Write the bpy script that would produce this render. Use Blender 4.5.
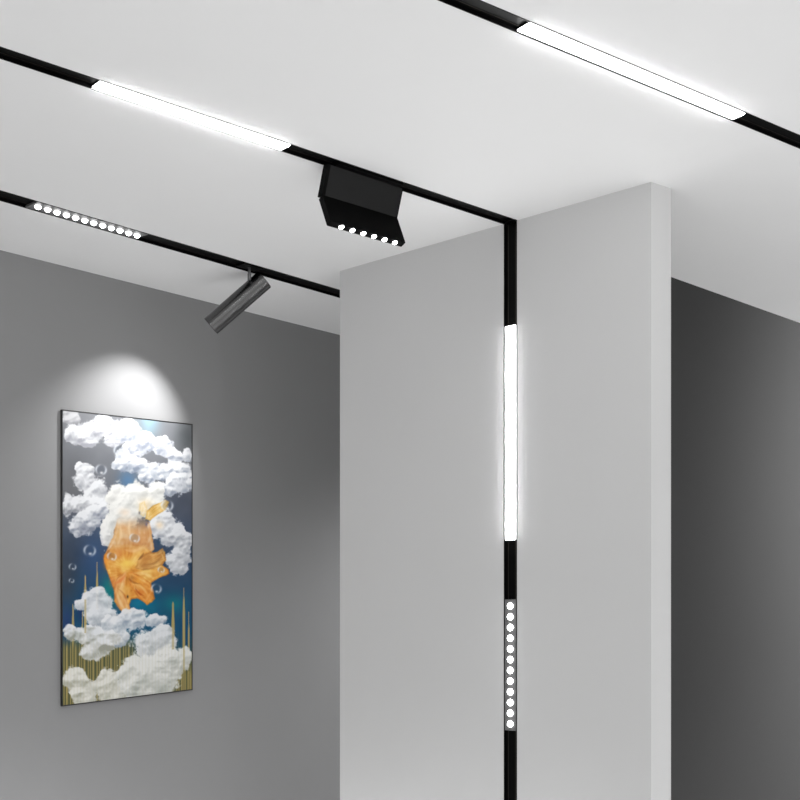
import bpy, bmesh, math
import numpy as np
from mathutils import Vector, Matrix

# ------------------------------------------------------------------ clear
for o in list(bpy.data.objects):
    bpy.data.objects.remove(o, do_unlink=True)
SC = bpy.context.scene
COL = SC.collection
PI = math.pi

# ------------------------------------------------------------------ camera
CEIL = 2.8
cam = bpy.data.cameras.new('camera')
camo = bpy.data.objects.new('camera', cam)
COL.objects.link(camo)
YAW = math.radians(42.5662)
camo.location = (0, 0, 1.5)
camo.rotation_euler = (PI / 2, 0, YAW - PI / 2)
cam.sensor_width = 36.0
cam.lens = 36.0 * 1175.884 / 800.0
cam.shift_y = (620.0 - 400.0) / 800.0
cam.clip_start = 0.05
SC.camera = camo

# ------------------------------------------------------------------ world, daylight, exposure
w = bpy.data.worlds.new('daylight')
SC.world = w
w.use_nodes = True
bg = w.node_tree.nodes['Background']
bg.inputs['Color'].default_value = (1.0, 1.0, 1.0, 1)
bg.inputs['Strength'].default_value = 1.35
SC.view_settings.view_transform = 'Standard'
SC.view_settings.look = 'None'
SC.view_settings.exposure = 0.0
SC.view_settings.gamma = 1.0
SC.view_settings.use_curve_mapping = False
SC.cycles.use_denoising = True


def area(name, loc, target, sx, sy, power, col=(1, 1, 1)):
    l = bpy.data.lights.new(name, 'AREA')
    l.shape = 'RECTANGLE'
    l.size, l.size_y = sx, sy
    l.energy = power
    l.color = col
    o = bpy.data.objects.new(name, l)
    COL.objects.link(o)
    o.location = loc
    o.rotation_euler = (Vector(target) - Vector(loc)).to_track_quat('-Z', 'Y').to_euler()
    return o


def spot(name, loc, target, angle, blend, power, soft=0.1):
    l = bpy.data.lights.new(name, 'SPOT')
    l.energy = power
    l.spot_size = math.radians(angle)
    l.spot_blend = blend
    l.shadow_soft_size = soft
    o = bpy.data.objects.new(name, l)
    COL.objects.link(o)
    o.location = loc
    o.rotation_euler = (Vector(target) - Vector(loc)).to_track_quat('-Z', 'Y').to_euler()
    return o


# added fill spots without fixtures; floor bounce lifts the ceiling and walls
spot('added_fill', (0.2, 0.6, 2.72), (1.5, 2.2, 0), 66, 0.9, 420)
spot('added_fill', (1.2, -0.9, 2.72), (2.2, 0.2, 0), 66, 0.9, 380)
spot('added_fill', (3.6, -1.2, 2.72), (4.8, 0.8, 0), 66, 0.9, 620)
spot('added_fill', (0.4, 2.9, 2.72), (2.1, 3.1, 0), 50, 0.9, 330)
# added fill spot in the passage, brightens the picture wall beside the partition
spot('added_fill', (4.6, 3.0, 2.74), (4.2, 3.0, 0), 120, 1.0, 190)
# added unseen spot that makes the charcoal wall lighten towards the right
spot('added_wall_fill', (6.9, -0.5, 2.74), (6.9, 2.1, 2.25), 95, 0.6, 1500)

LAMP = 8.0           # radiance of the strip diffusers
EDGE = 58.0          # radiance of their bright bevelled edges
DOT = 13.0           # radiance of the small lenses


# ------------------------------------------------------------------ materials
def mat(name, col, rough=0.6, metal=0.0, emis=None, noise=0.0, nscale=40.0, bump=0.0, spec=0.5):
    m = bpy.data.materials.new(name)
    m.use_nodes = True
    nt = m.node_tree
    b = nt.nodes['Principled BSDF']
    b.inputs['Base Color'].default_value = (*col, 1)
    b.inputs['Roughness'].default_value = rough
    b.inputs['Metallic'].default_value = metal
    b.inputs['Specular IOR Level'].default_value = spec
    if emis:
        b.inputs['Emission Color'].default_value = (1, 1, 1, 1)
        b.inputs['Emission Strength'].default_value = emis
    if noise or bump:
        tc = nt.nodes.new('ShaderNodeTexCoord')
        n = nt.nodes.new('ShaderNodeTexNoise')
        n.inputs['Scale'].default_value = nscale
        n.inputs['Detail'].default_value = 4
        nt.links.new(tc.outputs['Object'], n.inputs['Vector'])
        if noise:
            r = nt.nodes.new('ShaderNodeValToRGB')
            r.color_ramp.elements[0].position = 0.35
            r.color_ramp.elements[1].position = 0.65
            r.color_ramp.elements[0].color = (*[c * (1 - noise) for c in col], 1)
            r.color_ramp.elements[1].color = (*[min(1, c * (1 + noise)) for c in col], 1)
            nt.links.new(n.outputs['Fac'], r.inputs['Fac'])
            nt.links.new(r.outputs['Color'], b.inputs['Base Color'])
        if bump:
            bp = nt.nodes.new('ShaderNodeBump')
            bp.inputs['Strength'].default_value = bump
            bp.inputs['Distance'].default_value = 0.002
            nt.links.new(n.outputs['Fac'], bp.inputs['Height'])
            nt.links.new(bp.outputs['Normal'], b.inputs['Normal'])
    return m


M_CEIL = mat('ceiling paint', (0.77, 0.77, 0.77), 0.9, noise=0.006, nscale=3, spec=0.1)
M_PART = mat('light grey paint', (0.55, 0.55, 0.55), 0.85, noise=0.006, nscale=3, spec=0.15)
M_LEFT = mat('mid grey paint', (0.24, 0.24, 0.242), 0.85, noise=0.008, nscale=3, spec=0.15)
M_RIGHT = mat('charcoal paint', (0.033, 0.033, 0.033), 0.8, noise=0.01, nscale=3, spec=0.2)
M_FLOOR = mat('pale floor', (0.78, 0.78, 0.78), 0.7, noise=0.03, nscale=2)
M_TRACK = mat('satin black aluminium', (0.002, 0.002, 0.002), 0.4, noise=0.1, nscale=200, spec=0.06)
M_BODY = mat('matte black lamp paint', (0.004, 0.004, 0.0041), 0.45, noise=0.1, nscale=200, spec=0.18)
M_HEAD = mat('deep black lamp paint', (0.0015, 0.0015, 0.0015), 0.5, noise=0.1, nscale=200, spec=0.04)
M_CYL = mat('brushed black aluminium', (0.115, 0.115, 0.115), 0.26, metal=1.0, noise=0.015, nscale=200)
M_GRILLE = mat('dark grey grille', (0.10, 0.10, 0.10), 0.5, noise=0.1, nscale=200)
M_STEM = mat('satin nickel', (0.25, 0.25, 0.255), 0.3, metal=1.0, noise=0.05, nscale=200)
M_COPPER = mat('dark conductor', (0.03, 0.025, 0.02), 0.4, metal=0.7, noise=0.1, nscale=200)
M_DIFF = mat('lit opal diffuser', (0.9, 0.9, 0.9), 0.5, emis=LAMP, noise=0.001)
M_EDGE = mat('lit diffuser edge', (0.9, 0.9, 0.9), 0.5, emis=EDGE, noise=0.001)
M_LENS = mat('lit lens', (0.9, 0.9, 0.9), 0.3, emis=DOT, noise=0.001)
M_FRAME = mat('black picture frame', (0.012, 0.012, 0.012), 0.4, noise=0.1, nscale=100)


# ------------------------------------------------------------------ helpers
def link(name, bm, m, parent=None, smooth=False):
    me = bpy.data.meshes.new(name)
    bmesh.ops.recalc_face_normals(bm, faces=bm.faces[:])
    bm.to_mesh(me)
    bm.free()
    if smooth:
        for p in me.polygons:
            p.use_smooth = True
    me.materials.append(m)
    o = bpy.data.objects.new(name, me)
    COL.objects.link(o)
    if parent:
        o.parent = parent
    return o


def thing(name, label, cat, mw=None, group=None):
    o = bpy.data.objects.new(name, None)
    o.empty_display_size = 0.05
    COL.objects.link(o)
    if mw is not None:
        o.matrix_world = mw
    o['label'] = label
    o['category'] = cat
    if group:
        o['group'] = group
    return o


def struct(name, bm, m):
    o = link(name, bm, m)
    o['kind'] = 'structure'
    return o


def box(bm, x0, x1, y0, y1, z0, z1, bev=0.0):
    vs = [bm.verts.new((x, y, z)) for x in (x0, x1) for y in (y0, y1) for z in (z0, z1)]
    fs = [bm.faces.new([vs[i] for i in q]) for q in
          ((0, 1, 3, 2), (4, 6, 7, 5), (0, 4, 5, 1), (2, 3, 7, 6), (0, 2, 6, 4), (1, 5, 7, 3))]
    if bev:
        es = list({e for f in fs for e in f.edges})
        bmesh.ops.bevel(bm, geom=es, offset=bev, segments=2, affect='EDGES', profile=0.5)


def prism(bm, poly, x0, x1, bev=0.0):
    """poly: (y, z) outline extruded along x."""
    a = [bm.verts.new((x0, y, z)) for y, z in poly]
    b = [bm.verts.new((x1, y, z)) for y, z in poly]
    n = len(poly)
    fs = [bm.faces.new(a), bm.faces.new(list(reversed(b)))]
    for i in range(n):
        fs.append(bm.faces.new((a[i], a[(i + 1) % n], b[(i + 1) % n], b[i])))
    if bev:
        es = list({e for f in fs for e in f.edges})
        bmesh.ops.bevel(bm, geom=es, offset=bev, segments=2, affect='EDGES', profile=0.5)


def lathe(bm, prof, n=32, mw=None):
    """prof: (r, z) pairs turned about z, closed at r = 0 ends."""
    rings = []
    for r, z in prof:
        if r < 1e-6:
            rings.append([bm.verts.new((0, 0, z))])
        else:
            rings.append([bm.verts.new((r * math.cos(2 * PI * i / n), r * math.sin(2 * PI * i / n), z))
                          for i in range(n)])
    for a, b in zip(rings, rings[1:]):
        for i in range(n):
            j = (i + 1) % n
            if len(a) == 1 and len(b) == 1:
                break
            if len(a) == 1:
                bm.faces.new((a[0], b[i], b[j]))
            elif len(b) == 1:
                bm.faces.new((a[i], a[j], b[0]))
            else:
                bm.faces.new((a[i], a[j], b[j], b[i]))
    if mw is not None:
        bmesh.ops.transform(bm, matrix=mw, verts=[v for r in rings for v in r])


def frame_matrix(org, u, n):
    """local x = u (run of the track), local z = n (out of the surface), y = z cross x."""
    u = Vector(u).normalized()
    n = Vector(n).normalized()
    y = n.cross(u)
    m = Matrix((u, y, n)).transposed().to_4x4()
    m.translation = Vector(org)
    return m


# ------------------------------------------------------------------ track layout (plan of the ceiling)
X_PART = 3.0745


def track_line(x0, y0, slope, width):
    return dict(x0=x0, y0=y0, s=slope, w=width)


T_MID = track_line(1.3472, 2.4983, -0.0958, 0.056)
T_BACK = track_line(1.7985, 3.3370, 0.0065, 0.082)
T_NEAR = track_line(1.9258, 1.5717, -0.1802, 0.054)


def ty(t, x):
    return t['y0'] + t['s'] * (x - t['x0'])


def tu(t):
    return Vector((1, t['s'], 0)).normalized()


RANGES = [(T_MID, -1.2, X_PART), (T_BACK, -1.2, 3.95), (T_NEAR, -0.2, 5.2)]

# ------------------------------------------------------------------ room shell
RX0, RX1, RY0, RY1 = -3.6, 8.0, -4.2, 3.83


def ceiling_bm():
    bm = bmesh.new()
    vs = [bm.verts.new(p) for p in ((RX0, RY0, CEIL), (RX1, RY0, CEIL), (RX1, RY1, CEIL), (RX0, RY1, CEIL))]
    bm.faces.new(vs)

    def cut(co, no):
        bmesh.ops.bisect_plane(bm, geom=bm.verts[:] + bm.edges[:] + bm.faces[:], plane_co=co, plane_no=no, dist=1e-5)
    for t, xa, xb in RANGES:
        n = Vector((-tu(t).y, tu(t).x, 0))
        for sg in (-1, 1):
            cut(Vector((t['x0'], t['y0'], CEIL)) + n * sg * t['w'] / 2, n)
        cut((xa, 0, CEIL), (1, 0, 0))
        cut((xb, 0, CEIL), (1, 0, 0))
    kill = []
    for f in bm.faces:
        c = f.calc_center_median()
        for t, xa, xb in RANGES:
            n = Vector((-tu(t).y, tu(t).x, 0))
            d = (c - Vector((t['x0'], t['y0'], CEIL))).dot(n)
            if abs(d) < t['w'] / 2 - 1e-4 and xa < c.x < xb:
                kill.append(f)
                break
    bmesh.ops.delete(bm, geom=kill, context='FACES')
    # upper side of the slab
    z = CEIL + 0.15
    up = [bm.verts.new(p) for p in ((RX0, RY0, z), (RX1, RY0, z), (RX1, RY1, z), (RX0, RY1, z))]
    bm.faces.new(up)
    return bm


o = struct('ceiling', ceiling_bm(), M_CEIL)

bm = bmesh.new()
box(bm, RX0, RX1, RY0, RY1 + 0.1, -0.1, 0.0)
struct('floor', bm, M_FLOOR)

bm = bmesh.new()
box(bm, RX0, RX1, RY1, RY1 + 0.1, 0.0, CEIL + 0.15)
struct('wall_left', bm, M_LEFT)

# partition: a slab whose front face is slotted for the vertical track
PY0, PY1 = 1.8122, 3.1275
VY, VW = 2.3337, 0.053


def partition_bm():
    bm = bmesh.new()
    p = [(X_PART, PY0), (X_PART, PY1), (X_PART + 0.087, PY1), (X_PART + 0.087, PY0 - 0.017)]
    lo = [bm.verts.new((x, y, 0)) for x, y in p]
    hi = [bm.verts.new((x, y, CEIL)) for x, y in p]
    bm.faces.new(lo)
    bm.faces.new(hi)
    for i in (1, 2, 3):
        j = (i + 1) % 4
        bm.faces.new((lo[i], lo[j], hi[j], hi[i]))
    ys = (PY0, VY - VW / 2, VY + VW / 2, PY1)
    for k in (0, 2):
        q = [bm.verts.new((X_PART, y, z)) for y, z in
             ((ys[k], 0), (ys[k + 1], 0), (ys[k + 1], CEIL), (ys[k], CEIL))]
        bm.faces.new(q)
    bmesh.ops.remove_doubles(bm, verts=bm.verts[:], dist=1e-5)
    return bm


struct('wall_center', partition_bm(), M_PART)


def right_wall_bm(ya, yb):
    bm = bmesh.new()
    x0, y0, x1, s = X_PART + 0.087, 2.3118, RX1, -0.0662
    y1 = y0 + s * (x1 - x0)
    p = [(x0, y0 + ya), (x1, y1 + ya), (x1, y1 + yb), (x0, y0 + yb)]
    lo = [bm.verts.new((x, y, 0)) for x, y in p]
    hi = [bm.verts.new((x, y, CEIL)) for x, y in p]
    bm.faces.new(lo)
    bm.faces.new(hi)
    for i in range(4):
        j = (i + 1) % 4
        bm.faces.new((lo[i], lo[j], hi[j], hi[i]))
    return bm


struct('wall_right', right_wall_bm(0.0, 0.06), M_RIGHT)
struct('wall_back_bounce', right_wall_bm(0.0605, 0.12), M_PART)  # added unseen pale skin, bounces passage light onto the picture wall


# ------------------------------------------------------------------ tracks
def rail_bm(length, w, depth=0.024, t=0.0026, x0=0.0):
    """U channel lying in its slot, mouth at z = +0.0012 (just proud of the surface)."""
    bm = bmesh.new()
    h = w / 2 - 0.0003
    zt, floor = 0.0012, -0.008
    prof = [(-h, zt), (-h + t, zt), (-h + t, floor), (h - t, floor), (h - t, zt), (h, zt), (h, -depth), (-h, -depth)]
    prism(bm, prof, x0, x0 + length)
    return bm


def conductor_bm(length, y, x0=0.0):
    bm = bmesh.new()
    box(bm, x0 + 0.005, x0 + length - 0.005, y - 0.0012, y + 0.0012, -0.008, -0.0072)
    return bm


DOWN = Vector((0, 0, -1))


def ceil_matrix(t, x):
    return frame_matrix((x, ty(t, x), CEIL), tu(t), DOWN)


def ceiling_track(t, xa, xb, label):
    L = (xb - xa) / tu(t).x
    r = thing('magnetic_track', label, 'track', ceil_matrix(t, xa), 'recessed lighting tracks')
    link('ceiling_rail', rail_bm(L, t['w']), M_TRACK, r)
    for s in (-1, 1):
        link('conductor', conductor_bm(L, s * t['w'] * 0.27), M_COPPER, r)
    return r


tr_mid = ceiling_track(*RANGES[0], 'black recessed track that crosses the ceiling and bends down the grey partition')
# the same track runs on down the partition
MV = frame_matrix((X_PART, VY, CEIL), (0, 0, -1), (-1, 0, 0))
inv = tr_mid.matrix_world.inverted()
for nm, b_, m_ in [('wall_rail', rail_bm(CEIL - 0.001, VW, x0=0.0), M_TRACK)] + \
        [('conductor', conductor_bm(CEIL, s * VW * 0.27), M_COPPER) for s in (-1, 1)]:
    ob = link(nm, b_, m_, tr_mid)
    ob.matrix_local = inv @ MV
ceiling_track(*RANGES[1], 'black recessed ceiling track nearest the picture wall, running behind the partition')
ceiling_track(*RANGES[2], 'black recessed ceiling track passing in front of the partition at upper right')


# ------------------------------------------------------------------ linear strip lights
def strip_light(mw, length, w, label):
    r = thing('linear_light', label, 'light', mw, 'linear strip lights')
    h = w / 2 - 0.0034
    bm = bmesh.new()
    box(bm, -length / 2, length / 2, -h, h, -0.0068, -0.0030)
    link('housing', bm, M_TRACK, r)
    # opal diffuser: flat face with bright 45 degree edges
    z0, z1, l2 = -0.0029, 0.0060, length / 2
    ho, hi_ = h - 0.0030, h - 0.0105
    lo = [(-l2, -ho), (l2, -ho), (l2, ho), (-l2, ho)]
    up = [(-l2 + 0.006, -hi_), (l2 - 0.006, -hi_), (l2 - 0.006, hi_), (-l2 + 0.006, hi_)]
    bm = bmesh.new()
    A = [bm.verts.new((x, y, z0)) for x, y in lo]
    B = [bm.verts.new((x, y, 0.0004)) for x, y in lo]
    C = [bm.verts.new((x, y, z1)) for x, y in up]
    bm.faces.new(C)
    bm.faces.new(A)
    for i in range(4):
        j = (i + 1) % 4
        bm.faces.new((A[i], A[j], B[j], B[i]))
        f_ = bm.faces.new((B[i], B[j], C[j], C[i]))
        f_.material_index = 1
    link('diffuser', bm, M_DIFF, r).data.materials.append(M_EDGE)
    return r


def on_ceiling(t, xa, xb):
    return ceil_matrix(t, (xa + xb) / 2), (xb - xa) / tu(t).x


mw, L = on_ceiling(T_MID, 1.604, 2.169)
strip_light(mw, L, T_MID['w'], 'glowing white strip light in the ceiling track left of the folded spotlight')
mw, L = on_ceiling(T_NEAR, 2.082, 2.825)
strip_light(mw, L, T_NEAR['w'], 'glowing white strip light at upper right above the partition end')


def on_partition(z):
    return frame_matrix((X_PART, VY, z), (0, 0, -1), (-1, 0, 0))


strip_light(on_partition((2.461 + 1.762) / 2), 2.461 - 1.762, VW, 'upright glowing white strip light on the face of the grey partition')


# ------------------------------------------------------------------ twelve lens grille lights
def dome(bm, x, y, z, r, h):
    n = 8
    prof = [(r, z - 0.001)] + [(r * math.cos(PI / 2 * i / n), z + h * math.sin(PI / 2 * i / n)) for i in range(n)] + [(0, z + h)]
    lathe(bm, prof, 20, Matrix.Translation((x, y, 0)))


def grille_light(mw, step, n, w, r_, hgt, label):
    t = thing('grille_light', label, 'light', mw, 'twelve lens grille lights')
    L = step * (n - 1) + 0.044
    h = w / 2 - 0.0034
    bm = bmesh.new()
    box(bm, -L / 2, L / 2, -h, h, -0.0068, 0.0002, 0.0005)
    link('housing', bm, M_GRILLE, t)
    for i in range(n):
        bm = bmesh.new()
        dome(bm, step * (i - (n - 1) / 2), 0, 0.0010, r_, hgt)
        link('lens', bm, M_LENS, t, True)
    return t


mw, _ = on_ceiling(T_BACK, 1.9522, 2.3242)
grille_light(mw, 0.0338, 12, T_BACK['w'], 0.0098, 0.0085, 'row of twelve lit lenses in the ceiling track above the picture')
grille_light(on_partition((1.549 + 1.157) / 2), 0.0350, 12, VW, 0.0108, 0.0080, 'upright row of twelve lit lenses low on the partition')


# ------------------------------------------------------------------ folding six lens spotlight
def folding_spot():
    # local: x along track, y towards the viewer's side, z down; profile below is (v, depth) with v away from viewer
    x0 = 2.3225
    r = thing('folding_spotlight', 'black folded box spotlight with six lit lenses hanging from the middle track', 'spotlight',
              ceil_matrix(T_MID, x0))
    Lx = 0.286

    def P(v, d):
        return (-v, d)
    # upper plate, leaning away from the room as it descends
    bm = bmesh.new()
    prism(bm, [P(0.004, 0.004), P(0.0312, 0.087), P(0.0512, 0.087), P(0.024, 0.004)], 0.0085, Lx - 0.0035, 0.0012)
    link('upper_plate', bm, M_BODY, r)
    for xa, xb in ((-0.003, 0.0085), (Lx - 0.0035, Lx)):
        bm = bmesh.new()
        prism(bm, [P(0.0035, 0.004), P(0.0308, 0.087), P(0.0518, 0.087), P(0.0245, 0.004)], xa, xb, 0.0006)
        link('end_cap', bm, M_HEAD, r)
    bm = bmesh.new()
    box(bm, 0.02, Lx - 0.02, -0.018, 0.018, -0.0068, 0.005, 0.001)
    link('track_adapter', bm, M_TRACK, r)
    # lamp head, kinked back towards the room
    a = Vector((-0.40, 0.9165))
    th = Vector((0.9165, 0.40)) * 0.021
    e = Vector((0.0305, 0.0845))
    f = e + a * 0.093
    bm = bmesh.new()
    prism(bm, [P(*e), P(*f), P(*(f + th)), P(*(e + th))], 0.0, Lx, 0.0012)
    head = link('lamp_head', bm, M_HEAD, r)
    bm = bmesh.new()
    c = e + th * 0.5 - a * 0.001
    lathe(bm, [(0, 0), (0.006, 0), (0.006, Lx - 0.012), (0, Lx - 0.012)], 16,
          Matrix.Translation((0.006, -c.x, c.y)) @ Matrix.Rotation(PI / 2, 4, 'Y'))
    link('hinge', bm, M_BODY, r)
    mid = f + th * 0.5
    n = Vector((0, -a.x, a.y))
    for i in range(6):
        x = 0.046 + i * (0.251 - 0.046) / 5
        bm = bmesh.new()
        k = 6
        R_ = 0.0078
        prof = [(R_, -0.001)] + [(R_ * math.cos(PI / 2 * q / k), 0.0005 + 0.004 * math.sin(PI / 2 * q / k)) for q in range(k)] + [(0, 0.0045)]
        rot = Vector((0, 0, 1)).rotation_difference(n).to_matrix().to_4x4()
        lathe(bm, prof, 20, Matrix.Translation((x, -mid.x, mid.y)) @ rot)
        link('lens', bm, M_LENS, head, True)
    return r


folding_spot()


# ------------------------------------------------------------------ cylinder spotlight
def cylinder_spot():
    a = Vector((2.8835, 3.333, 2.7685))
    b = Vector((2.7502, 3.4836, 2.5948))
    d = (b - a).normalized()
    L = (b - a).length
    R_ = 0.0368
    sx = 2.819
    r = thing('cylinder_spotlight', 'black cylinder spotlight on a short stem, aimed at the picture', 'spotlight',
              Matrix.Translation((sx, ty(T_BACK, sx), CEIL)))
    base = Vector((sx, ty(T_BACK, sx), CEIL))
    rot = Vector((0, 0, 1)).rotation_difference(d).to_matrix().to_4x4()
    M = Matrix.Translation(a - base) @ rot
    bm = bmesh.new()
    lathe(bm, [(0, 0), (R_ - 0.002, 0), (R_, 0.002), (R_, L - 0.001), (R_ - 0.001, L), (R_ - 0.004, L),
               (R_ - 0.006, L - 0.020), (0, L - 0.020)], 48, M)
    body = link('cylinder_body', bm, M_CYL, r)
    for p in body.data.polygons:
        p.use_smooth = len(p.vertices) == 4
    body.data.set_sharp_from_angle(angle=math.radians(35))
    bm = bmesh.new()
    lathe(bm, [(0, L - 0.0195), (R_ - 0.0075, L - 0.0195), (R_ - 0.012, L - 0.014), (0, L - 0.012)], 32, M)
    link('lens', bm, M_LENS, r, True)
    # stem from the track down to the body
    bm = bmesh.new()
    lathe(bm, [(0, 0.004), (0.0052, 0.004), (0.0052, -0.022), (0.0068, -0.024), (0.0068, -0.046), (0, -0.046)], 20)
    link('stem', bm, M_STEM, r, True).data.set_sharp_from_angle(angle=math.radians(35))
    bm = bmesh.new()
    box(bm, -0.045, 0.045, -0.026, 0.026, -0.0004, 0.0066, 0.001)
    link('track_adapter', bm, M_TRACK, r)
    # the lamp's own light
    l = bpy.data.lights.new('spot_beam', 'SPOT')
    l.energy = SPOT_W
    l.spot_size = math.radians(SPOT_ANGLE)
    l.spot_blend = 0.85
    l.shadow_soft_size = 0.012
    s = bpy.data.objects.new('spot_beam', l)
    COL.objects.link(s)
    s.parent = r
    s.location = b + d * 0.014 - base
    s.rotation_euler = Vector(SPOT_DIR).to_track_quat('-Z', 'Y').to_euler()


SPOT_W = 30.0
SPOT_ANGLE = 80.0
SPOT_DIR = (-0.34, 0.85, -1.0)
cylinder_spot()

# ------------------------------------------------------------------ the picture
# outline on the wall (world x, z): slightly crooked, as it hangs
PIC = dict(TL=(2.3311, 2.2702), TR=(2.9228, 2.2891), BR=(2.9228, 1.2182), BL=(2.3311, 1.1838))
PIC_FRONT = 3.8185


def pic_pt(u, v, y):
    tl, tr, br, bl = (Vector(PIC[k]) for k in ('TL', 'TR', 'BR', 'BL'))
    top = tl.lerp(tr, u)
    bot = bl.lerp(br, u)
    p = top.lerp(bot, v)
    return Vector((p.x, y, p.y))


class Art:
    """An invented sky-and-sea fantasy painted into a grid of vertex colours."""
    NX, NY = 216, 480

    def __init__(s):
        u = (np.arange(s.NX) + 0.5) / s.NX
        zl, zr = 4.277, 4.713
        uu = u * zr / ((1 - u) * zl + u * zr)
        s.X, s.Y = np.meshgrid(62 + 131 * uu, 0.5 + np.arange(s.NY))
        V = s.Y / s.NY
        top = 409 + 0.1145 * (s.X - 62)
        bot = 707 - 0.13 * (s.X - 62)
        s.Y = top + (bot - top) * V
        s.rng = np.random.default_rng(7)
        s.img = np.zeros((s.NY, s.NX, 3))

    def noise(s, cell, seed):
        r = np.random.default_rng(seed)
        g = r.random((int(340 / cell) + 4, int(160 / cell) + 4))
        x = (s.X - 55) / cell
        y = (s.Y - 400) / cell
        xi, yi = np.floor(x).astype(int), np.floor(y).astype(int)
        xf, yf = x - xi, y - yi
        xf, yf = xf * xf * (3 - 2 * xf), yf * yf * (3 - 2 * yf)
        return (g[yi, xi] * (1 - xf) + g[yi, xi + 1] * xf) * (1 - yf) + (g[yi + 1, xi] * (1 - xf) + g[yi + 1, xi + 1] * xf) * yf

    def fbm(s, cell, seed):
        return (s.noise(cell, seed) * 0.5 + s.noise(cell / 2, seed + 1) * 0.3 + s.noise(cell / 4, seed + 2) * 0.2) * 2 - 1

    def over(s, col, alpha):
        a = np.clip(alpha, 0, 1)[..., None]
        s.img = s.img * (1 - a) + np.asarray(col, float) * a

    @staticmethod
    def ss(e0, e1, x):
        t = np.clip((x - e0) / (e1 - e0), 0, 1)
        return t * t * (3 - 2 * t)

    def blob(s, x, y, rx, ry, col, k=1.0):
        d = ((s.X - x) / rx) ** 2 + ((s.Y - y) / ry) ** 2
        s.over(col, k * np.exp(-d * 1.6))

    def background(s):
        stops = [(400, (138, 139, 143)), (450, (126, 128, 133)), (490, (112, 115, 122)), (520, (80, 90, 108)), (560, (56, 75, 102)),
                 (600, (34, 78, 112)), (630, (28, 84, 118)), (660, (70, 84, 70)), (710, (110, 108, 80))]
        ys = [a for a, _ in stops]
        for c in range(3):
            s.img[..., c] = np.interp(s.Y, ys, [q[1][c] for q in stops])
        s.blob(150, 418, 12, 22, (150, 190, 205), 0.75)
        s.blob(188, 436, 16, 22, (92, 96, 98), 0.8)
        s.blob(180, 500, 26, 24, (74, 80, 94), 0.8)
        s.blob(70, 490, 20, 40, (108, 108, 110), 0.7)
        s.blob(66, 575, 14, 50, (62, 70, 82), 0.8)
        s.blob(94, 560, 14, 34, (52, 84, 130), 0.6)
        s.blob(128, 480, 12, 14, (90, 130, 170), 0.8)
        s.blob(108, 590, 9, 18, (20, 128, 130), 0.9)
        s.blob(150, 606, 16, 14, (20, 112, 140), 0.9)
        s.blob(138, 604, 10, 8, (22, 124, 156), 0.9)
        s.blob(112, 600, 7, 12, (18, 122, 126), 0.5)
        s.blob(175, 604, 14, 12, (26, 128, 138), 0.8)
        s.blob(186, 640, 10, 20, (30, 80, 120), 0.8)
        s.blob(66, 625, 8, 22, (40, 62, 110), 0.9)
        s.blob(80, 612, 4, 14, (36, 60, 110), 0.7)
        s.img += (s.fbm(22, 3) * 7)[..., None]

    def spires(s):
        g = (178, 158, 98)
        for x, y0, y1, wd in ((85, 570, 660, 1.7), (97, 562, 610, 1.5), (72.5, 600, 690, 1.5), (109, 596, 612, 1.2), (174, 598, 652, 2.0),
                              (185, 588, 700, 1.6), (190, 612, 700, 1.1), (82, 612, 660, 1.2), (66, 640, 700, 1.3)):
            wloc = wd * np.clip((s.Y - y0) / 26, 0.12, 1)
            a = (1 - s.ss(wloc * 0.6, wloc * 1.15, np.abs(s.X - x))) * (s.Y > y0) * (s.Y < y1)
            tone = 0.8 + 0.35 * np.cos((s.X - x) / wd * 1.3)
            s.over(np.asarray(g) * tone[..., None], a * 0.85)
        # the curtain of gilt bars behind the low clouds
        bars = 0.5 + 0.5 * np.sin(s.X * 2.1 + 1.3 * np.sin(s.X * 0.7))
        m = s.ss(636, 652, s.Y) * (1 - s.ss(128, 140, s.X)) + s.ss(655, 680, s.Y) * s.ss(168, 180, s.X)
        c = np.stack([np.interp(bars, (0, .5, 1), q) for q in ((84, 118, 176), (92, 112, 158), (66, 74, 98))], -1)
        s.over(c, np.clip(m, 0, 1) * 0.9)

    def billow(s, cell, seed):
        t = np.zeros(s.X.shape)
        for k, (f, wt) in enumerate(((1, 0.5), (0.55, 0.3), (0.3, 0.2))):
            t += wt * (1 - np.abs(2 * s.noise(cell * f, seed + k) - 1)) ** 1.4
        return t

    def cloud(s, boxes, lo=(150, 155, 165), hi=(246, 247, 249), seed=1, k=1.0, grow=1.20, cell=12.0):
        rng = np.random.default_rng(seed)
        bil = s.billow(cell, seed * 11 + 5)
        rough = s.fbm(7.0, seed * 7 + 3)
        fine = s.fbm(2.6, seed * 13 + 2)
        F = np.zeros(s.X.shape)
        low = np.zeros(s.X.shape)
        for x0, x1, y0, y1 in boxes:
            cx, cy, rx, ry = (x0 + x1) / 2, (y0 + y1) / 2, (x1 - x0) / 2 * grow, (y1 - y0) / 2 * grow
            subs = [(cx, cy, rx * 0.9, ry * 0.9)]
            for i in range(7):
                a = rng.random() * 2 * PI
                q = rng.uniform(0.45, 0.7)
                r0 = min(rx, ry) * rng.uniform(0.34, 0.55)
                subs.append((cx + rx * q * math.cos(a), cy + ry * q * math.sin(a), r0, r0))
            for x, y, ax, ay in subs:
                d2 = ((s.X - x) / ax) ** 2 + ((s.Y - y) / ay) ** 2
                e = np.exp(-d2 * 1.5) * min(1.0, (ax * ay) ** 0.5 / 7.0 + 0.25)
                F = np.maximum(F, e) + 0.18 * np.minimum(F, e)
                low += np.exp(-d2 * 1.2) * (s.Y - y) / ay * 0.5
        Fn = F + (0.26 * rough + 0.17 * fine) * s.ss(0.02, 0.16, F)
        a = s.ss(0.20, 0.46, Fn)
        Hh = 0.9 * F + 0.95 * bil + 0.05 * fine
        dy = np.zeros_like(Hh)
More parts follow.
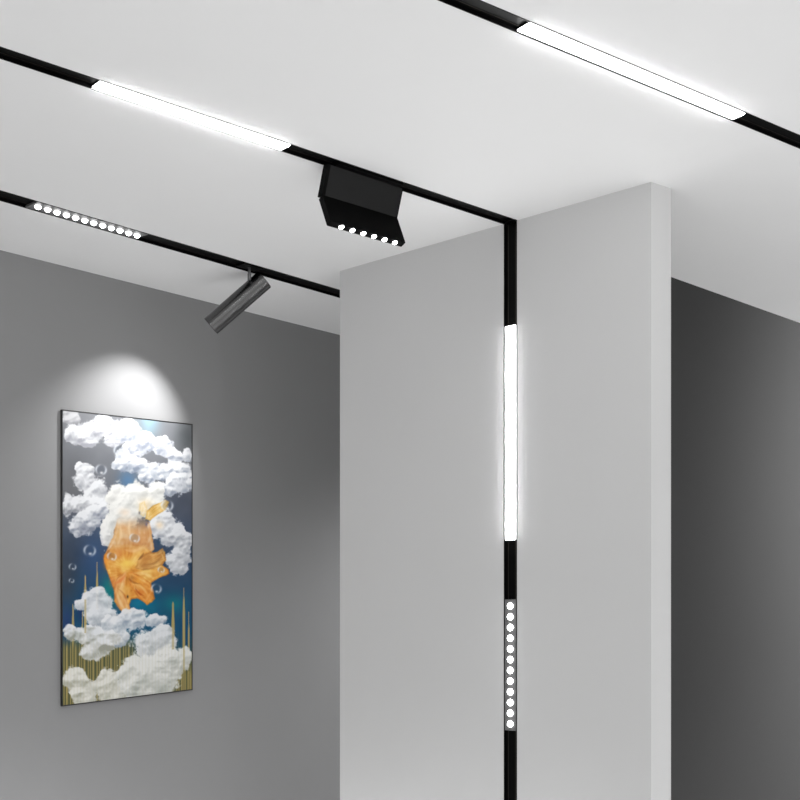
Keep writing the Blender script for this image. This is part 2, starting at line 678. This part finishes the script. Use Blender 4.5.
        dy[2:-2] = Hh[4:] - Hh[:-4]
        dx = np.zeros_like(Hh)
        dx[:, 3:-3] = Hh[:, 6:] - Hh[:, :-6]
        lit = np.clip(0.70 + 1.05 * dy + 0.3 * dx - 0.30 * low + 0.50 * (bil - 0.55), 0, 1)
        c = np.asarray(lo) + (np.asarray(hi, float) - lo) * lit[..., None]
        s.over(c, a * k * 0.96)

    def poly(s, pts, soft=0.8):
        """signed distance style mask of a polygon."""
        P = np.asarray(pts, float)
        inside = np.zeros(s.X.shape, bool)
        dist = np.full(s.X.shape, 1e9)
        for (xa, ya), (xb, yb) in zip(P, np.roll(P, -1, 0)):
            c = ((ya > s.Y) != (yb > s.Y)) & (s.X < (xb - xa) * (s.Y - ya) / (yb - ya + 1e-9) + xa)
            inside ^= c
            ex, ey = xb - xa, yb - ya
            t = np.clip(((s.X - xa) * ex + (s.Y - ya) * ey) / (ex * ex + ey * ey + 1e-9), 0, 1)
            dist = np.minimum(dist, np.hypot(s.X - xa - t * ex, s.Y - ya - t * ey))
        sd = np.where(inside, dist, -dist)
        return s.ss(-soft, soft, sd), sd

    def fin(s, pts, origin, dark, midc, light, freq, seed, fade=None, k=1.0):
        X0, Y0 = s.X, s.Y
        s.X, s.Y = X0 + 1.1 * s.fbm(9, seed + 50) + 0.5 * s.fbm(4, seed + 51), Y0 + 1.1 * s.fbm(9, seed + 60) + 0.5 * s.fbm(4, seed + 61)
        a, sd = s.poly([(95 + x / 6.667, 500 + y / 6.667) for x, y in pts], 0.9)
        ox, oy = 95 + origin[0] / 6.667, 500 + origin[1] / 6.667
        th = np.arctan2(s.Y - oy, s.X - ox)
        rr = np.hypot(s.X - ox, s.Y - oy)
        s.X, s.Y = X0, Y0
        ray = 0.25 + 0.75 * s.ss(3, 16, rr)
        t = 0.60 + 0.06 * ray * np.sin(th * freq * 0.55 + s.fbm(16, seed) * 3.6 + rr * 0.07) + 0.52 * s.fbm(9, seed + 9) + 0.06 * ray * np.sin(th * freq * 2.3 + s.fbm(10, seed + 4) * 3)
        t = np.clip(t - 0.16 * (1 - s.ss(0, 2.0, sd)) + 0.16 * np.exp(-((sd - 2.4) / 0.9) ** 2), 0, 1)
        c = np.stack([np.interp(t, (0, .5, 1), (dark[i], midc[i], light[i])) for i in range(3)], -1)
        if fade is not None:
            a = a * s.ss(fade[0], fade[1], s.Y)
        s.over(c, a * k)

    def fish(s):
        D, Mi, Li = (156, 88, 36), (228, 150, 62), (252, 208, 118)
        # feathery upper body dissolving into the white cloud
        s.fin([(150, 120), (120, 250), (60, 370), (180, 460), (300, 440), (400, 330), (395, 270), (370, 150), (300, 90), (220, 80)],
              (215, 470), (196, 122, 66), (226, 164, 100), (244, 206, 158), 17, 21, fade=(512, 533), k=0.93)
        # whole body and trailing fins
        s.fin([(120, 300), (62, 365), (56, 390), (80, 470), (110, 560), (132, 610), (130, 680), (170, 738), (205, 766), (246, 748), (230, 700),
               (246, 664), (290, 656), (350, 702), (382, 684), (406, 655), (392, 610), (370, 566), (428, 522), (500, 492), (496, 462),
               (452, 432), (482, 398), (470, 345), (455, 320), (420, 345), (380, 352), (340, 300), (230, 290)],
              (215, 470), D, Mi, Li, 13, 33, fade=(540, 557))
        # brown ribbed side fin
        s.fin([(285, 420), (300, 380), (360, 350), (420, 345), (455, 320), (482, 398), (450, 432), (400, 455), (320, 470), (270, 455)],
              (250, 470), (120, 78, 42), (186, 126, 68), (238, 190, 122), 34, 41, k=0.62)
        # belly folds
        s.fin([(215, 490), (250, 480), (330, 520), (380, 560), (395, 620), (350, 700), (290, 650), (240, 580)],
              (200, 470), (168, 84, 34), (236, 150, 62), (252, 206, 130), 22, 55, k=0.8)
        s.fin([(130, 570), (150, 520), (215, 480), (205, 560), (180, 620), (215, 660), (240, 740), (205, 762), (160, 720), (132, 660)],
              (210, 470), (190, 100, 50), (238, 172, 104), (252, 216, 158), 15, 63, k=0.8)
        # bright knot where the fins meet
        s.blob(95 + 215 / 6.667, 500 + 425 / 6.667, 9, 6, (255, 216, 104), 0.9)
        s.blob(95 + 190 / 6.667, 500 + 610 / 6.667, 3, 4, (250, 200, 120), 0.6)
        for px, py, rx, ry, c, k in ((106, 562, 3, 8, (240, 150, 56), 0.7), (119, 553, 5, 7, (222, 142, 78), 0.6), (113, 582, 4, 7, (214, 112, 58), 0.6),
                (121, 592, 3, 8, (252, 206, 132), 0.6), (137, 560, 6, 3, (250, 206, 130), 0.5), (146, 566, 7, 3, (176, 118, 62), 0.5), (160, 571, 6, 3, (244, 164, 70), 0.6),
                (138, 581, 5, 4, (244, 170, 66), 0.6), (143, 592, 5, 4, (226, 128, 52), 0.6), (150, 598, 3, 4, (250, 176, 92), 0.6), (132, 578, 3, 3, (168, 120, 60), 0.6),
                (120, 604, 4, 6, (244, 190, 126), 0.6), (128, 530, 9, 6, (234, 178, 118), 0.55), (142, 540, 6, 6, (226, 164, 106), 0.5), (118, 535, 4, 10, (236, 190, 120), 0.5)):
            s.blob(px, py, rx, ry, c, k)
        # fold lines and pale veils
        for (xa, ya), (xb, yb), bend, wd, c, k in (((270, 585), (330, 640), 10, 0.9, (176, 74, 26), 0.7), ((220, 520), (300, 560), 8, 1.0, (150, 84, 36), 0.55),
                ((150, 590), (215, 690), -10, 0.8, (186, 96, 44), 0.5), ((130, 560), (205, 500), 8, 1.4, (240, 132, 70), 0.5), ((240, 560), (360, 650), -14, 1.2, (255, 222, 150), 0.55),
                ((150, 620), (200, 730), 6, 1.3, (255, 222, 168), 0.6), ((290, 400), (330, 350), 6, 1.0, (150, 96, 52), 0.6), ((330, 430), (460, 350), 16, 1.1, (146, 96, 52), 0.5),
                ((270, 470), (430, 470), -14, 1.0, (206, 150, 84), 0.6), ((250, 490), (400, 530), -10, 1.3, (255, 216, 150), 0.5), ((200, 330), (330, 300), 14, 1.6, (250, 206, 150), 0.45),
                ((90, 380), (140, 560), -10, 1.3, (250, 196, 110), 0.5), ((170, 170), (150, 300), -8, 1.2, (250, 220, 180), 0.5), ((290, 150), (310, 300), 6, 1.0, (196, 120, 70), 0.4),
                ((235, 120), (240, 260), 4, 1.3, (250, 226, 190), 0.5), ((350, 150), (375, 330), 8, 1.0, (206, 134, 80), 0.4)):
            for q in np.linspace(0, 1, 26):
                x = xa + (xb - xa) * q - bend * math.sin(PI * q) * (yb - ya) / 80
                y = ya + (yb - ya) * q + bend * math.sin(PI * q) * (xb - xa) / 80
                s.blob(95 + x / 6.667, 500 + y / 6.667, wd * (0.4 + math.sin(PI * q)), wd * (0.4 + math.sin(PI * q)), c, k * 0.45)
        # gilt fin high on the right
        s.fin([(335, 125), (352, 70), (400, 30), (470, -6), (502, 14), (480, 60), (420, 100), (370, 138)],
              (330, 150), (128, 108, 74), (226, 176, 86), (250, 222, 160), 26, 71, k=0.95)
        s.fin([(290, 90), (300, 20), (330, 0), (350, 50), (335, 110)], (315, 130), (200, 160, 90), (240, 204, 130), (252, 236, 200), 18, 77, k=0.6)
        s.blob(95 + 435 / 6.667, 500 + 165 / 6.667, 5, 5, (255, 232, 196), 0.8)
        for px, py, r, c in ((140, 512.5, 1.3, (120, 124, 140)), (147, 524, 1.6, (120, 110, 130)), (159, 542, 2.6, (52, 78, 104)), (128, 597, 1.2, (60, 50, 44)),
                             (124.6, 613.5, 1.3, (36, 30, 30))):
            s.blob(px, py, r, r * 1.6, c, 0.9)

    def bubble(s, x, y, r, k=1.0):
        d = np.hypot(s.X - x, s.Y - y)
        ang = np.arctan2(s.Y - y, s.X - x)
        ring = np.exp(-((d - r) / (0.16 * r + 0.35)) ** 2)
        s.over((70, 82, 100), (1 - s.ss(r * 0.8, r, d)) * 0.25 * k)
        s.over((226, 232, 240), ring * (0.45 + 0.4 * np.cos(ang * 2 - 0.6)) * k)
        s.blob(x + 0.1 * r, y + 0.6 * r, r * 0.4, r * 0.3, (255, 255, 255), 0.9 * k)

    def paint(s):
        s.background()
        # upper clouds
        s.cloud([(62, 80, 408, 424)], lo=(160, 160, 164), hi=(238, 238, 240), seed=2, k=0.8)
        s.cloud([(64, 84, 424, 442), (76, 100, 422, 444), (90, 117, 415, 434), (104, 123, 434, 446), (78, 92, 432, 446)], seed=3, lo=(168, 169, 176))
        s.cloud([(116, 138, 418, 440), (124, 147, 438, 456), (136, 154, 430, 444), (155, 173, 434, 456), (146, 160, 436, 450), (168, 178, 446, 458), (126, 140, 428, 446), (169, 184, 450, 470),
                 (184, 193, 448, 462)], seed=4, lo=(162, 168, 180))
        s.cloud([(114, 132, 448, 472), (123, 144, 455, 472), (140, 161, 462, 481), (158, 180, 464, 480), (180, 193, 463, 482), (130, 150, 458, 470), (172, 188, 462, 474)], seed=5, lo=(140, 150, 166))
        s.cloud([(166, 193, 472, 494), (149, 170, 481, 496)], seed=6, lo=(140, 148, 162))
        # middle left
        s.cloud([(76, 92, 461, 476), (73, 94, 470, 488), (90, 108, 478, 503), (84, 98, 484, 500)], seed=7, lo=(172, 174, 180))
        s.cloud([(63, 72, 492, 516), (68, 96, 494, 513), (92, 110, 494, 512), (60, 74, 500, 514)], seed=8, lo=(150, 152, 158))
        s.cloud([(68, 92, 514, 536), (80, 102, 508, 528), (94, 110, 503, 520)], seed=9, lo=(136, 142, 156))
        # the white crest around the fish
        s.cloud([(108, 134, 484, 524), (125, 150, 482, 520), (146, 167, 486, 508), (100, 116, 516, 546), (110, 136, 508, 530)], seed=10, lo=(204, 204, 200),
                hi=(252, 251, 246))
        s.cloud([(152, 176, 508, 536), (168, 192, 530, 548), (168, 190, 550, 573), (176, 192, 542, 556), (160, 176, 534, 546), (150, 164, 514, 540), (172, 186, 522, 540)], seed=12, lo=(160, 164, 172))
        s.blob(146, 505, 9, 8, (246, 214, 160), 0.55)
        s.blob(125, 512, 7, 5, (246, 216, 184), 0.5)
        s.spires()
        s.fish()
        s.cloud([(100, 110, 520, 548)], seed=31, lo=(200, 200, 200), hi=(250, 249, 246), k=0.9)
        # sea of cloud at the foot
        s.cloud([(74, 88, 600, 611), (82, 110, 590, 622), (88, 118, 608, 630)], seed=13, lo=(176, 182, 190))
        s.cloud([(118, 148, 610, 630), (144, 168, 615, 628), (107, 128, 624, 646), (100, 122, 616, 636)], seed=14, lo=(160, 172, 186))
        s.cloud([(64, 76, 624, 642), (70, 106, 627, 645), (82, 110, 638, 661), (64, 74, 630, 640), (92, 122, 632, 648)], seed=15, lo=(168, 170, 160))
        s.cloud([(135, 178, 630, 660), (150, 172, 626, 646)], seed=16, lo=(176, 182, 186))
        s.cloud([(63, 86, 668, 690), (72, 98, 680, 706), (100, 118, 670, 688), (94, 132, 680, 704)], seed=17, lo=(182, 182, 168), hi=(247, 246, 240))
        s.cloud([(124, 170, 656, 700), (155, 184, 646, 688), (178, 193, 647, 672), (132, 160, 670, 702), (118, 140, 664, 700)], seed=18, lo=(182, 186, 180), hi=(248, 248, 245))
        # faint gilt light through the low clouds
        st = (0.5 + 0.5 * np.sin(s.X * 1.9)) ** 6 * s.ss(622, 650, s.Y) * 0.13
        s.over((196, 176, 110), st)
        for x, y0, y1, wd in ((85, 600, 634, 1.4), (174, 604, 650, 1.6), (185, 640, 694, 1.3), (190, 672, 694, 1.0)):
            s.over((186, 166, 104), (1 - s.ss(wd * 0.4, wd, np.abs(s.X - x))) * (s.Y > y0) * (s.Y < y1) * 0.55)
        for b in ((89.5, 550.5, 5.4), (72, 567, 3.2), (71, 581, 2.2), (120, 449.5, 5.5), (101, 469, 5), (135, 538, 4.6), (112, 556.5, 4.2), (168, 505, 5.4), (157, 589, 4.6),
                  (162, 570, 3)):
            s.bubble(*b, k=0.85)
        return np.clip(s.img, 0, 255)


ART_GAIN = 0.72      # pigment strength of the print


def art_mat():
    m = bpy.data.materials.new('printed canvas')
    m.use_nodes = True
    nt = m.node_tree
    b = nt.nodes['Principled BSDF']
    at = nt.nodes.new('ShaderNodeAttribute')
    at.attribute_name = 'print'
    nt.links.new(at.outputs['Color'], b.inputs['Base Color'])
    b.inputs['Roughness'].default_value = 0.6
    b.inputs['Specular IOR Level'].default_value = 0.1
    return m


def picture():
    r = thing('framed_picture', 'tall framed picture of an orange fish among clouds on the grey wall', 'picture',
              Matrix.Translation((2.6147, RY1, 1.739)))
    inv = r.matrix_world.inverted()
    # frame: four bars, built as one ring
    bm = bmesh.new()
    fu, fv = 0.0045, 0.003
    yf, yb = PIC_FRONT, RY1 - 0.0005
    ring = []
    for u, v in ((0, 0), (1, 0), (1, 1), (0, 1)):
        iu, iv = (fu if u == 0 else 1 - fu), (fv if v == 0 else 1 - fv)
        ring.append([bm.verts.new(inv @ pic_pt(u, v, yb)), bm.verts.new(inv @ pic_pt(u, v, yf)), bm.verts.new(inv @ pic_pt(iu, iv, yf)),
                     bm.verts.new(inv @ pic_pt(iu, iv, yb))])
    for i in range(4):
        A, B = ring[i], ring[(i + 1) % 4]
        for k in range(4):
            k2 = (k + 1) % 4
            bm.faces.new((A[k], B[k], B[k2], A[k2]))
    link('frame', bm, M_FRAME, r)
    # canvas: a stretched slab whose front is the printed grid
    art = Art()
    rgb = art.paint() / 255.0
    lin = np.where(rgb <= 0.04045, rgb / 12.92, ((rgb + 0.055) / 1.055) ** 2.4) * ART_GAIN
    NX, NY = art.NX, art.NY
    fu2, fv2 = fu + 0.0008, fv + 0.0004
    us = fu2 + (1 - 2 * fu2) * np.arange(NX + 1) / NX
    vs = fv2 + (1 - 2 * fv2) * np.arange(NY + 1) / NY
    U, V = np.meshgrid(us, vs)
    tl, tr, br, bl = (np.array(PIC[k]) for k in ('TL', 'TR', 'BR', 'BL'))
    px = (tl[0] * (1 - U) + tr[0] * U) * (1 - V) + (bl[0] * (1 - U) + br[0] * U) * V
    pz = (tl[1] * (1 - U) + tr[1] * U) * (1 - V) + (bl[1] * (1 - U) + br[1] * U) * V
    org = r.matrix_world.translation
    yfr = PIC_FRONT + 0.0015
    front = np.stack([px - org.x, np.full_like(px, yfr - org.y), pz - org.z], -1).reshape(-1, 3)
    idx = np.arange((NX + 1) * (NY + 1)).reshape(NY + 1, NX + 1)
    quads = np.stack([idx[:-1, :-1], idx[1:, :-1], idx[1:, 1:], idx[:-1, 1:]], -1).reshape(-1, 4)
    nb = len(front)
    corners = [idx[0, 0], idx[-1, 0], idx[-1, -1], idx[0, -1]]
    back = front[corners].copy()
    back[:, 1] = RY1 - 0.004 - org.y
    verts = np.vstack([front, back])
    edge = [idx[:, 0], idx[-1, :], idx[::-1, -1], idx[0, ::-1]]
    faces = quads.tolist()
    for k in range(4):
        faces.append([nb + (k + 1) % 4, nb + k] + edge[k].tolist())
    faces.append([nb, nb + 1, nb + 2, nb + 3][::-1])
    me = bpy.data.meshes.new('canvas')
    me.from_pydata(verts.tolist(), [], faces)
    ca = me.color_attributes.new('print', 'FLOAT_COLOR', 'CORNER')
    nl = len(me.loops)
    cols = np.full((nl, 4), 0.05)
    cols[:, 3] = 1
    cols[:len(quads) * 4, :3] = np.repeat(lin.reshape(-1, 3), 4, axis=0)
    ca.data.foreach_set('color', cols.astype(np.float32).ravel())
    me.materials.append(art_mat())
    me.update()
    o = bpy.data.objects.new('canvas', me)
    COL.objects.link(o)
    o.parent = r


picture()
